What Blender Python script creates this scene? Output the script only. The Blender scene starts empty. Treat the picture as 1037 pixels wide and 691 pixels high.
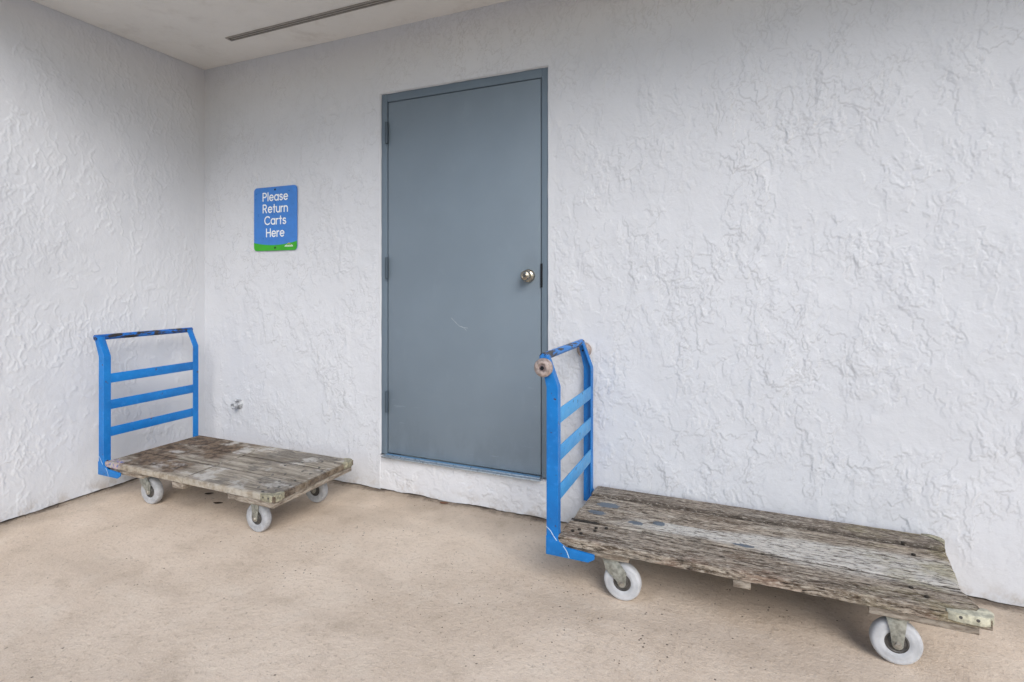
import bpy, bmesh, math, random
from mathutils import Vector, Matrix, noise
random.seed(7)
R = math.radians
sc = bpy.context.scene
COL = sc.collection

# ------------------------------------------------------------------ helpers
class MB:
    """collects shapes in one bmesh and links them as one mesh object"""
    def __init__(s): s.bm = bmesh.new()
    def box(s, x0, x1, y0, y1, z0, z1, bev=0.0, rot=None, seg=2):
        g = bmesh.ops.create_cube(s.bm, size=1.0)
        vs = g['verts']
        M = Matrix.Translation(((x0+x1)/2, (y0+y1)/2, (z0+z1)/2)) @ (rot or Matrix()) @ Matrix.Diagonal((x1-x0, y1-y0, z1-z0, 1))
        bmesh.ops.transform(s.bm, matrix=M, verts=vs)
        if bev > 0:
            es = list({e for v in vs for e in v.link_edges})
            bmesh.ops.bevel(s.bm, geom=es, offset=bev, segments=seg, profile=0.5, affect='EDGES')
        return s
    def tube(s, pts, r, seg=14, caps=True):
        pts = [Vector(p) for p in pts]
        rs = r if isinstance(r, (list, tuple)) else [r]*len(pts)
        rings = []
        up = None
        for i, p in enumerate(pts):
            d = (pts[min(i+1, len(pts)-1)] - pts[max(i-1, 0)]).normalized()
            if up is None:
                up = Vector((0, 0, 1)) if abs(d.z) < .9 else Vector((1, 0, 0))
            a = d.cross(up).normalized(); b = a.cross(d).normalized(); up = b
            rings.append([s.bm.verts.new(p + (a*math.cos(2*math.pi*k/seg) + b*math.sin(2*math.pi*k/seg))*rs[i]) for k in range(seg)])
        for i in range(len(rings)-1):
            for k in range(seg):
                s.bm.faces.new((rings[i][k], rings[i][(k+1) % seg], rings[i+1][(k+1) % seg], rings[i+1][k]))
        if caps:
            s.bm.faces.new(rings[0]); s.bm.faces.new(list(reversed(rings[-1])))
        return s
    def lathe(s, prof, origin, axis='y', seg=40, closed=False):
        """prof: list of (radius, along)"""
        o = Vector(origin); rings = []
        for r, t in prof:
            ring = []
            for k in range(seg):
                a = 2*math.pi*k/seg; c, q = math.cos(a)*r, math.sin(a)*r
                v = (c, t, q) if axis == 'y' else ((c, q, t) if axis == 'z' else (t, c, q))
                ring.append(s.bm.verts.new(o + Vector(v)))
            rings.append(ring)
        n = len(rings)
        for i in range(n if closed else n-1):
            A, B = rings[i], rings[(i+1) % n]
            for k in range(seg):
                s.bm.faces.new((A[k], A[(k+1) % seg], B[(k+1) % seg], B[k]))
        if not closed:
            if prof[0][0] > 1e-4: s.bm.faces.new(rings[0])
            if prof[-1][0] > 1e-4: s.bm.faces.new(list(reversed(rings[-1])))
        return s
    def prism(s, poly, t0, t1, plane='xz', bev=0.0):
        """poly extruded between t0 and t1 along the axis left out of plane"""
        def P(u, v, t): return {'xz': (u, t, v), 'xy': (u, v, t), 'yz': (t, u, v)}[plane]
        a = [s.bm.verts.new(P(u, v, t0)) for u, v in poly]
        b = [s.bm.verts.new(P(u, v, t1)) for u, v in poly]
        n = len(poly); fs = [s.bm.faces.new(a), s.bm.faces.new(list(reversed(b)))]
        for i in range(n):
            fs.append(s.bm.faces.new((a[i], b[i], b[(i+1) % n], a[(i+1) % n])))
        if bev > 0:
            es = list({e for f in fs for e in f.edges})
            bmesh.ops.bevel(s.bm, geom=es, offset=bev, segments=2, profile=0.5, affect='EDGES')
        return s
    def grid(s, P):
        """P: rows of points -> quads"""
        V = [[s.bm.verts.new(p) for p in row] for row in P]
        for i in range(len(V)-1):
            for j in range(len(V[0])-1):
                s.bm.faces.new((V[i][j], V[i][j+1], V[i+1][j+1], V[i+1][j]))
        return V
    def build(s, name, mat, parent=None, smooth=35, loc=(0, 0, 0)):
        bm = s.bm
        bmesh.ops.remove_doubles(bm, verts=bm.verts, dist=1e-5)
        bmesh.ops.recalc_face_normals(bm, faces=bm.faces)
        me = bpy.data.meshes.new(name)
        bm.to_mesh(me); bm.free()
        if mat: me.materials.append(mat)
        if smooth:
            for p in me.polygons: p.use_smooth = True
            if smooth < 180: me.set_sharp_from_angle(angle=R(smooth))
        o = bpy.data.objects.new(name, me); COL.objects.link(o)
        o.location = loc
        if parent: o.parent = parent
        return o

def thing(name, label, cat, loc=(0, 0, 0), rz=0, group=None):
    o = bpy.data.objects.new(name, None); COL.objects.link(o)
    o.empty_display_size = .1
    o.location = loc; o.rotation_euler = (0, 0, rz)
    o['label'] = label; o['category'] = cat
    if group: o['group'] = group
    return o
def tag(o, label=None, cat=None, group=None, kind=None):
    for k, v in (('label', label), ('category', cat), ('group', group), ('kind', kind)):
        if v: o[k] = v
    return o
def fbm(x, y, z, oct=4):
    v = 0; a = 1; t = 0
    for _ in range(oct):
        v += a*noise.noise((x, y, z)); t += a; a *= .55; x *= 2.03; y *= 2.03; z *= 2.03
    return v/t

# ------------------------------------------------------------------ node DSL
class NT:
    def __init__(s, name):
        s.m = bpy.data.materials.new(name); s.m.use_nodes = True
        s.t = s.m.node_tree; s.t.nodes.clear()
        s.out = s.t.nodes.new('ShaderNodeOutputMaterial')
        s.b = s.t.nodes.new('ShaderNodeBsdfPrincipled')
        s.t.links.new(s.b.outputs[0], s.out.inputs[0])
        s.co = s.t.nodes.new('ShaderNodeTexCoord').outputs['Object']
    def put(s, sock, v):
        if isinstance(v, bpy.types.NodeSocket): s.t.links.new(v, sock)
        elif isinstance(v, (tuple, list)):
            sock.default_value = (*v, 1) if (len(v) == 3 and sock.type == 'RGBA') else v
        else: sock.default_value = v
    def math(s, op, a, b=0.0, clamp=False):
        n = s.t.nodes.new('ShaderNodeMath'); n.operation = op; n.use_clamp = clamp
        s.put(n.inputs[0], a); s.put(n.inputs[1], b); return n.outputs[0]
    def vmath(s, op, a, b):
        n = s.t.nodes.new('ShaderNodeVectorMath'); n.operation = op
        s.put(n.inputs[0], a)
        if op == 'SCALE': s.put(n.inputs['Scale'], b)
        else: s.put(n.inputs[1], b)
        return n.outputs[0]
    def mapv(s, v, scale=(1, 1, 1), loc=(0, 0, 0), rot=(0, 0, 0)):
        n = s.t.nodes.new('ShaderNodeMapping'); s.put(n.inputs[0], v)
        n.inputs['Scale'].default_value = scale; n.inputs['Location'].default_value = loc; n.inputs['Rotation'].default_value = rot
        return n.outputs[0]
    def noise(s, v, scale, detail=4, rough=.55, dist=0.0, color=False):
        n = s.t.nodes.new('ShaderNodeTexNoise'); s.put(n.inputs['Vector'], v)
        n.inputs['Scale'].default_value = scale; n.inputs['Detail'].default_value = detail
        n.inputs['Roughness'].default_value = rough; n.inputs['Distortion'].default_value = dist
        return n.outputs['Color' if color else 'Fac']
    def voro(s, v, scale, feature='F1', rnd=1.0):
        n = s.t.nodes.new('ShaderNodeTexVoronoi'); n.feature = feature; s.put(n.inputs['Vector'], v)
        n.inputs['Scale'].default_value = scale; n.inputs['Randomness'].default_value = rnd
        return n.outputs['Distance']
    def ramp(s, f, a, b, lo=0.0, hi=1.0, smooth=True):
        n = s.t.nodes.new('ShaderNodeMapRange'); n.interpolation_type = 'SMOOTHSTEP' if smooth else 'LINEAR'
        s.put(n.inputs[0], f)
        for i, v in zip((1, 2, 3, 4), (a, b, lo, hi)): s.put(n.inputs[i], v)
        return n.outputs[0]
    def mix(s, f, a, b, mode='MIX'):
        n = s.t.nodes.new('ShaderNodeMix'); n.data_type = 'RGBA'; n.blend_type = mode
        s.put(n.inputs['Factor'], f); s.put(n.inputs['A'], a) if False else None
        s.put(n.inputs[0], f); s.put(n.inputs[6], a); s.put(n.inputs[7], b)
        return n.outputs[2]
    def sep(s, v):
        n = s.t.nodes.new('ShaderNodeSeparateXYZ'); s.put(n.inputs[0], v); return n.outputs
    def bump(s, h, dist=1.0, strength=1.0, normal=None):
        n = s.t.nodes.new('ShaderNodeBump'); s.put(n.inputs['Height'], h)
        n.inputs['Distance'].default_value = dist; n.inputs['Strength'].default_value = strength
        if normal: s.put(n.inputs['Normal'], normal)
        return n.outputs[0]
    def done(s, col, rough=.7, metal=0.0, normal=None, spec=None):
        s.put(s.b.inputs['Base Color'], col); s.put(s.b.inputs['Roughness'], rough); s.put(s.b.inputs['Metallic'], metal)
        if normal: s.put(s.b.inputs['Normal'], normal)
        if spec is not None: s.put(s.b.inputs['Specular IOR Level'], spec)
        return s.m
    def add(s, *a):
        r = a[0]
        for x in a[1:]: r = s.math('ADD', r, x)
        return r
    def mul(s, *a):
        r = a[0]
        for x in a[1:]: r = s.math('MULTIPLY', r, x)
        return r

# ------------------------------------------------------------------ materials
def stucco(name, seed, base=(.76, .765, .775), grain=.0005, attr=True):
    """painted stucco colour and sand grain; the trowel work itself is modelled in the wall meshes"""
    n = NT(name)
    p = n.mapv(n.co, loc=(seed*3.1, seed*1.7, seed*2.3))
    tone = n.noise(p, 1.3, 5, .62)
    fine = n.noise(p, 85, 3, .6)
    c = n.mix(n.ramp(tone, .3, .7), tuple(x*.94 for x in base), base)
    if attr:
        at = n.t.nodes.new('ShaderNodeAttribute'); at.attribute_name = 'shade_grime'
        c = n.mix(n.mul(at.outputs['Fac'], n.ramp(tone, .35, .6, .10, .42)), c, (.36, .355, .36))  # shade along the trowel lips, painted into the wall colour
        z = n.sep(n.co)[2]
        low = n.mul(n.ramp(z, .0, .09, 1, 0), n.ramp(n.noise(p, 14, 4, .65), .42, .66))
        c = n.mix(n.mul(low, .55), c, (.36, .29, .22))
    else:
        c = n.mix(n.mul(n.ramp(n.noise(p, 5, 5, .65), .5, .75), .35), c, (.52, .47, .41))
    h = n.add(n.mul(fine, grain), n.mul(n.noise(p, 34, 4, .65), .0016))
    if not attr: h = n.add(h, n.mul(n.noise(p, 11, 5, .66), .011))
    return n.done(c, .55, 0, n.bump(h, 1.0, .9), .35)
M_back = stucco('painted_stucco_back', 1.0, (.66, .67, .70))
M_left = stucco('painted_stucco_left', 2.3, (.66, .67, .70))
M_sill = stucco('painted_stucco_sill', 4.1, (.71, .715, .74))
M_ceil = stucco('painted_soffit', 6.4, (.86, .835, .79), attr=False)

def concrete():
    n = NT('tan_concrete')
    p = n.co
    f = n.noise(p, 1.4, 5, .6)
    f2 = n.noise(n.mapv(p, loc=(4, 2, 0)), 6, 5, .65)
    f3 = n.noise(p, 60, 4, .65)
    f4 = n.noise(n.mapv(p, loc=(7, 1, 0)), 190, 2, .5)
    base = n.mix(n.ramp(f, .34, .66), (.62, .502, .392), (.735, .61, .49))
    base = n.mix(n.mul(n.ramp(f2, .50, .72), .5), base, (.74, .635, .52))
    base = n.mix(n.mul(n.ramp(f2, .49, .28), .35), base, (.40, .31, .225))
    base = n.mix(n.mul(n.ramp(f3, .53, .70), .38), base, (.30, .22, .155))
    base = n.mix(n.mul(n.ramp(f4, .54, .70), .45), base, (.80, .71, .60))
    # pits and dark grit
    vz = n.voro(p, 46, 'F1')
    clump = n.ramp(n.noise(n.mapv(p, loc=(2, 9, 0)), 2.0, 4, .6), .49, .62)
    pit = n.mul(n.ramp(vz, .10, .20, 1, 0), clump, n.ramp(n.noise(p, 33, 1, .5), .5, .56))
    base = n.mix(n.mul(pit, .85), base, (.045, .033, .025))
    # dirt along the walls, with contact shade painted in
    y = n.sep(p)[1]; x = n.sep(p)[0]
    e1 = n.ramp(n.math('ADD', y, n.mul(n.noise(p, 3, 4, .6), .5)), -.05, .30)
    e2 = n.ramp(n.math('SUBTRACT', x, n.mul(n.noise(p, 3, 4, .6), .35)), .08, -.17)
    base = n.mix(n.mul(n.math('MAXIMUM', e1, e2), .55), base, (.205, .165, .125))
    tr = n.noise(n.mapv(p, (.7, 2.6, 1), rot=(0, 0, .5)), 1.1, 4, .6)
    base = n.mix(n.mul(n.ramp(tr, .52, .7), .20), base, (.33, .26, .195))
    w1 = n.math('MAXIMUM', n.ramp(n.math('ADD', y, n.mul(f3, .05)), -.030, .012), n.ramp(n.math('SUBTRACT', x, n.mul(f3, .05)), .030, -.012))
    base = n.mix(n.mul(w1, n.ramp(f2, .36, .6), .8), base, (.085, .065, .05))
    base = n.mix(n.ramp(y, -2.75, -2.78), base, n.mix(f3, (.34, .31, .275), (.46, .42, .37)))  # unseen ground behind the camera, toned to bounce light into the porch
    h = n.add(n.mul(f3, .0030), n.mul(f4, .0011), n.mul(pit, -.003), n.mul(n.noise(p, 22, 5, .7), .006))
    return n.done(base, .82, 0, n.bump(h, 1, .8), .25)
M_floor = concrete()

def paint(name, base, dark, wear=.5, rough=.38, chip=(.03, .025, .022), chips=.0, sc_=(1, 1, 1)):
    n = NT(name)
    f = n.noise(n.co, 5, 5, .6); g = n.noise(n.mapv(n.co, sc_), 38, 5, .65)
    c = n.mix(n.ramp(f, .3, .7), dark, base)
    c = n.mix(n.mul(n.ramp(g, .52, .72), wear*.5), c, tuple(min(1, x*1.35+.06) for x in base))
    if chips > 0:
        k = n.noise(n.mapv(n.co, sc_, loc=(3, 3, 3)), 27, 5, .68)
        cm = n.ramp(k, .66-.2*chips, .685-.2*chips)
        c = n.mix(cm, c, chip)
    fine = n.noise(n.co, 130, 2, .5)
    return n.done(c, n.ramp(g, .3, .7, rough-.06, rough+.14), 0, n.bump(n.add(n.mul(g, .0009), n.mul(fine, .0003)), 1, .7), .45)
M_blue = paint('blue_paint', (.004, .195, .57), (.003, .135, .43), .45, .40, chips=.07, chip=(.07, .03, .018))
M_blue2 = paint('faded_blue_paint', (.075, .34, .66), (.04, .25, .57), .6, .42, chips=.15, chip=(.03, .09, .16))
M_bar = paint('worn_bar_paint', (.012, .16, .55), (.006, .09, .36), .4, .4, chips=.78, sc_=(1.6, .45, 1.6))
M_bar2 = paint('worn_bar_paint_pale', (.03, .22, .60), (.02, .15, .48), .5, .4, chips=.72, sc_=(1.6, .35, 1.6))
M_weld = paint('pale_weld', (.55, .68, .8), (.4, .55, .7), .5, .5)

def doorpaint(name, base):
    n = NT(name)
    f = n.noise(n.co, 1.3, 4, .6); g = n.noise(n.mapv(n.co, (1, 1, .5)), 9, 5, .65); s = n.noise(n.co, 240, 2, .5)
    c = n.mix(n.ramp(f, .3, .7), tuple(x*.93 for x in base), tuple(x*1.04 for x in base))
    c = n.mix(n.mul(n.ramp(g, .55, .78), .22), c, tuple(x*1.3 for x in base))
    c = n.mix(n.mul(n.ramp(s, .5, .7), .10), c, tuple(x*.75 for x in base))
    def spot(cx, cz, rx, rz):
        dv_ = n.vmath('MULTIPLY', n.vmath('SUBTRACT', n.co, (cx, 0, cz)), (1/rx, 0, 1/rz))
        ln = n.t.nodes.new('ShaderNodeVectorMath'); ln.operation = 'LENGTH'; n.put(ln.inputs[0], dv_)
        return n.ramp(n.math('ADD', ln.outputs['Value'], n.mul(g, .8)), 1.4, .5)
    shade_grime = n.math('MAXIMUM', spot(.42, 1.03, .10, .16), n.mul(n.ramp(n.sep(n.co)[2], .28, .02), n.ramp(g, .42, .62)))
    c = n.mix(n.mul(shade_grime, .17), c, (.075, .085, .09))
    kick = n.mul(n.ramp(n.noise(n.mapv(n.co, (1.2, 1, 9), rot=(0, .3, 0)), 5, 4, .7), .64, .70), n.ramp(n.sep(n.co)[2], .75, .15))
    c = n.mix(n.mul(kick, .35), c, tuple(x*1.55 for x in base))
    h = n.add(n.mul(s, .00045), n.mul(g, .0006), n.mul(f, .004))
    return n.done(c, n.ramp(g, .3, .7, .40, .55), 0, n.bump(h, 1, .8), .4)
M_door = doorpaint('blue_grey_door_paint', (.195, .242, .288))
M_hinge = doorpaint('hinge_paint', (.06, .085, .11))
M_frame = doorpaint('blue_grey_frame_paint', (.150, .195, .240))

def simple(name, col, rough=.6, metal=0.0, var=.18, scale=40, bump=.0005, spec=None):
    n = NT(name)
    f = n.noise(n.co, scale, 4, .6); g = n.noise(n.co, scale*.2, 3, .6)
    c = n.mix(n.ramp(f, .3, .7), tuple(x*(1-var) for x in col), tuple(min(1, x*(1+var)) for x in col))
    c = n.mix(n.mul(n.ramp(g, .5, .75), var), c, tuple(x*.6 for x in col))
    return n.done(c, n.ramp(f, .3, .7, max(.05, rough-.08), min(1, rough+.1)), metal, n.bump(n.mul(f, bump), 1, .8), spec)
M_dark = simple('dark_gap', (.006, .007, .009), .9)
M_thresh = simple('threshold_aluminium', (.50, .55, .60), .34, .75, .12, 60, .0003)
M_threshblue = doorpaint('threshold_blue_paint', (.14, .27, .43))
M_brass = simple('satin_nickel_brass', (.46, .42, .35), .27, 1.0, .10, 30, .0001)
M_steel = simple('zinc_plated_steel', (.33, .335, .30), .42, .55, .34, 55, .0006)
M_bolt = simple('bolt_steel', (.42, .40, .36), .4, .8, .3, 90, .0004)
M_tyre = simple('white_rubber_tyre', (.50, .51, .53), .62, 0, .15, 22, .0006)
M_tyreg = simple('grey_white_rubber_tyre', (.40, .41, .43), .65, 0, .17, 45, .0006)
M_hub = simple('dark_hub', (.10, .095, .09), .5, .5, .3, 60, .0004)
M_roller = simple('dirty_urethane', (.36, .285, .255), .5, 0, .40, 70, .0012)
M_rollerin = simple('roller_core', (.23, .17, .17), .5, 0, .3, 70, .0005)
M_bumperL = simple('dark_cast_corner', (.30, .28, .20), .65, .05, .5, 60, .002)
M_bumper = simple('weathered_cast_corner', (.50, .48, .37), .6, .05, .34, 60, .0016)
M_vent = simple('soffit_vent_paint', (.36, .335, .305), .6, .1, .15, 30, .0003)
M_ventdark = simple('soffit_vent_slot', (.17, .155, .135), .8)
M_pipe = simple('painted_pipe', (.42, .43, .45), .42, .1, .50, 60, .002)
M_leaf = simple('dry_litter', (.07, .045, .028), .9, 0, .5, 30, .001)
M_plastic = simple('blue_scrap', (.03, .14, .30), .5, 0, .3, 60, .0005)
M_scratch = simple('pale_scratch', (.42, .47, .52), .6)
M_void = simple('dark_void', (.03, .024, .018), .95, 0, .5, 40, .002)

def wood(name, kind):
    """weathered boards, grain along local x"""
    n = NT(name)
    p = n.co
    X, Y, Z = n.sep(p)[0], n.sep(p)[1], n.sep(p)[2]
    wob = n.vmath('SCALE', n.vmath('SUBTRACT', n.noise(p, 3.2, 3, .6, color=True), (.5, .5, .5)), .05)
    q = n.vmath('ADD', p, n.vmath('MULTIPLY', wob, (0, 1, 1)))
    if kind == 'rough':
        g1 = n.noise(n.mapv(q, (2.2, 30, 30)), 1.6, 7, .72)
        g2 = n.noise(n.mapv(q, (13, 115, 115), loc=(3, 1, 1)), 1.2, 6, .72)
        g3 = n.noise(n.mapv(q, (26, 160, 160), loc=(1, 4, 2)), 1.0, 4, .6)
        blot = n.noise(n.mapv(p, (1.5, 4.5, 4.5)), 1.5, 5, .62)
        g4 = n.noise(n.mapv(q, (11, 62, 62), loc=(6, 3, 1)), 1.4, 7, .74)
        c = n.mix(n.ramp(n.math('ADD', n.mul(g1, .5), n.mul(g4, .5)), .40, .60), (.105, .078, .056), (.46, .395, .32))
        c = n.mix(n.mul(n.ramp(blot, .50, .68), .75), c, n.mix(n.ramp(g2, .35, .65), (.24, .21, .175), (.62, .58, .51)))
        c = n.mix(n.mul(n.ramp(blot, .46, .30), .62), c, (.15, .095, .06))
        # silver stripe on the second board, darker back board, greenish algae at the far end
        stripe = n.mul(n.ramp(n.math('ABSOLUTE', n.math('SUBTRACT', n.math('ADD', Y, n.mul(n.noise(n.mapv(p, (2, 9, 9)), 1, 4, .6), .09)), .272)), n.math('ADD', .026, n.mul(n.ramp(X, .45, .9), .05)), n.math('ADD', .060, n.mul(n.ramp(X, .45, .9), .07)), 1, 0), n.ramp(X, .16, .40))
        c = n.mix(n.mul(stripe, n.ramp(g2, .30, .55), .85), c, (.64, .62, .58))
        seam = n.ramp(n.math('ABSOLUTE', n.math('SUBTRACT', Y, n.math('ADD', .433, n.mul(n.noise(n.mapv(p, (3, 0, 0)), 2, 3, .6), .010)))), .002, .016, 1, 0)
        for y2 in (.153, .276):
            s2 = n.ramp(n.math('ABSOLUTE', n.math('SUBTRACT', Y, n.math('ADD', y2-.004, n.mul(n.noise(n.mapv(p, (3, 0, 0), loc=(y2*9, 0, 0)), 2, 3, .6), .008)))), .0012, .0065, 1, 0)
            c = n.mix(n.mul(s2, .7), c, (.04, .03, .022))
        c = n.mix(n.mul(seam, .75), c, (.035, .026, .02))
        back = n.ramp(Y, .405, .44)
        c = n.mix(n.mul(back, .5), c, (.15, .125, .105))
        alg = n.mul(n.ramp(X, .85, 1.2), n.ramp(n.noise(n.mapv(p, (3, 5, 5), loc=(4, 0, 0)), 1.6, 4, .6), .45, .66))
        c = n.mix(n.mul(alg, .55), c, (.30, .265, .135))
        red = n.mul(n.ramp(Y, .10, .0), n.ramp(n.noise(n.mapv(p, (4, 9, 9), loc=(8, 0, 0)), 1.3, 4, .6), .50, .66))
        c = n.mix(n.mul(red, .22), c, (.30, .13, .085))
        chipn = n.noise(n.mapv(q, (45, 150, 150), loc=(2, 2, 5)), 1.1, 4, .7)
        c = n.mix(n.mul(n.ramp(chipn, .52, .66), .55), c, (.66, .60, .51))
        c = n.mix(n.mul(n.ramp(chipn, .47, .35), .75), c, (.055, .038, .027))
        grv = n.mul(n.math('MAXIMUM', n.ramp(g2, .44, .34), n.ramp(g4, .42, .36, 0, .8)), .85)
        c = n.mix(grv, c, (.030, .022, .017))
        crack = n.ramp(g3, .36, .28)
        c = n.mix(n.mul(crack, .9), c, (.018, .014, .011))
        # leftover slate-blue paint flakes at fixed places on the boards
        for (fx, fy, rx, ry) in ((.112, .352, .055, .026), (.085, .252, .045, .020), (.252, .216, .030, .018), (.338, .247, .026, .020), (.65, .186, .040, .014)):
            d = n.vmath('MULTIPLY', n.vmath('SUBTRACT', p, (fx, fy, .22)), (1/rx, 1/ry, 0))
            ln = n.t.nodes.new('ShaderNodeVectorMath'); ln.operation = 'LENGTH'; n.put(ln.inputs[0], d)
            dd = n.math('ADD', ln.outputs['Value'], n.mul(n.noise(p, 45, 3, .6), 1.3))
            c = n.mix(n.ramp(dd, 1.62, 1.50), c, (.15, .175, .205))
        h = n.add(n.mul(g1, .0045), n.mul(g2, .0040), n.mul(n.math('MAXIMUM', n.ramp(g2, .43, .33), crack), -.0035), n.mul(n.noise(p, 150, 2, .5), .0006))
    else:
        g1 = n.noise(n.mapv(q, (1.6, 22, 22)), 1.5, 6, .68)
        g2 = n.noise(n.mapv(q, (10, 110, 110), loc=(3, 1, 1)), 1.2, 6, .70)
        blot = n.noise(n.mapv(p, (2.4, 4.6, 4.6)), 1.7, 6, .66)
        mot = n.noise(p, 26, 5, .68)
        c = n.mix(n.ramp(g1, .32, .68), (.17, .145, .115), (.45, .405, .34))
        dark = n.mul(n.ramp(n.math('ADD', X, n.mul(n.noise(p, 6, 4, .6), .3)), .78, .60), n.ramp(blot, .34, .50))
        c = n.mix(n.mul(dark, .9), c, n.mix(n.ramp(mot, .38, .64), (.050, .032, .022), (.205, .145, .10)))
        gre = n.mul(n.ramp(blot, .49, .58), n.ramp(X, .5, .75))
        c = n.mix(n.mul(gre, .7), c, n.mix(n.ramp(g2, .4, .6), (.085, .078, .070), (.24, .22, .20)))
        pale = n.ramp(n.noise(n.mapv(p, (3, 4, 4), loc=(6.2, 2.2, 0)), 1.6, 5, .66), .54, .66)
        c = n.mix(n.mul(pale, .75), c, (.56, .54, .51))
        grv = n.ramp(g2, .42, .32)
        c = n.mix(n.mul(grv, .75), c, (.05, .038, .03))
        c = n.mix(n.mul(n.ramp(mot, .60, .74), .6), c, (.09, .065, .048))
        for yy in (.1835, .3655):
            sm = n.ramp(n.math('ABSOLUTE', n.math('SUBTRACT', Y, n.math('ADD', yy-.004, n.mul(n.noise(n.mapv(p, (4, 0, 0)), 2, 2, .6), .008)))), .001, .005, 1, 0)
            c = n.mix(n.mul(sm, .8), c, (.045, .034, .027))
        sx_ = n.ramp(n.math('ABSOLUTE', n.math('SUBTRACT', n.math('ADD', X, n.mul(Y, .04)), .6165)), .001, .005, 1, 0)
        c = n.mix(n.mul(sx_, .7), c, (.05, .038, .03))
        # edge of the boards is paler and scuffed
        c = n.mix(n.mul(n.ramp(Y, .020, .004), .6), c, n.mix(n.ramp(mot, .4, .6), (.34, .28, .21), (.52, .47, .39)))
        c = n.mix(n.mul(n.ramp(X, 1.208, 1.220), .85), c, n.mix(n.ramp(mot, .4, .6), (.07, .045, .03), (.22, .17, .12)))
        # pink and blue paint spatter on the corner by the handle
        d = n.vmath('MULTIPLY', n.vmath('SUBTRACT', p, (.045, .0, .22)), (1/.085, 1/.05, 0))
        ln = n.t.nodes.new('ShaderNodeVectorMath'); ln.operation = 'LENGTH'; n.put(ln.inputs[0], d)
        sp = n.noise(p, 75, 2, .5); sp2 = n.noise(n.mapv(p, loc=(4, 4, 4)), 60, 2, .5)
        msk = n.ramp(ln.outputs['Value'], 1.15, .75)
        c = n.mix(n.mul(msk, n.ramp(sp, .48, .54), .85), c, n.mix(n.ramp(sp2, .46, .54), (.55, .36, .40), (.10, .15, .42)))
        h = n.add(n.mul(g1, .0026), n.mul(g2, .0022), n.mul(grv, -.0018), n.mul(mot, .0022))
    return n.done(c, .85, 0, n.bump(h, 1, 1.0), .2)
M_woodR = wood('splintered_grey_boards', 'rough')
M_woodL = wood('stained_grey_boards', 'smooth')
def beamwood():
    n = NT('underside_board'); p = n.co
    g = n.noise(n.mapv(p, (14, 14, 60)), 1.5, 6, .68); b = n.noise(p, 9, 4, .6)
    c = n.mix(n.ramp(g, .34, .66), (.16, .125, .095), (.43, .38, .32))
    c = n.mix(n.mul(n.ramp(b, .5, .7), .5), c, (.10, .07, .05))
    return n.done(c, .88, 0, n.bump(n.mul(g, .003), 1, 1), .2)
M_beam = beamwood()

# ------------------------------------------------------------------ setting
H = 2.631
# ground: one sheet out to the horizon, finer near the walls
g = MB()
xs = [-250, -60, -10, -1, 0, 1, 2, 3, 4, 5, 6, 8, 12, 60, 250]; ys = [-250, -60, -12, -5, -3, -2, -1, 0, .25, 5, 60, 250]
g.grid([[(x, y, 0) for x in xs] for y in ys])
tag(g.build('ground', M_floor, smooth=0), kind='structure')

import numpy as np
def _perm(seed):
    return np.random.RandomState(seed).permutation(512)
def perlin(x, y, seed):
    pm = _perm(seed); ang = np.random.RandomState(seed+999).rand(512)*2*np.pi
    xi = np.floor(x).astype(int); yi = np.floor(y).astype(int); xf = x-xi; yf = y-yi
    u = xf*xf*xf*(xf*(xf*6-15)+10); v = yf*yf*yf*(yf*(yf*6-15)+10)
    def gr(ix, iy, dx, dy):
        h = pm[(pm[ix & 511] + iy) & 511]; a = ang[h]
        return np.cos(a)*dx + np.sin(a)*dy
    n00 = gr(xi, yi, xf, yf); n10 = gr(xi+1, yi, xf-1, yf); n01 = gr(xi, yi+1, xf, yf-1); n11 = gr(xi+1, yi+1, xf-1, yf-1)
    return ((n00*(1-u)+n10*u)*(1-v) + (n01*(1-u)+n11*u)*v)*1.5
def fb(x, y, seed, octv=5, rough=.6):
    r = 0; a = 1; t = 0
    for k in range(octv):
        r = r + a*perlin(x+k*17.3, y+k*9.1, seed+k); t += a; a *= rough; x = x*2.03; y = y*2.03
    return r/t*1.6
def sst(f, a, b):
    t = np.clip((f-a)/(b-a), 0, 1); return t*t*(3-2*t)
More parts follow.
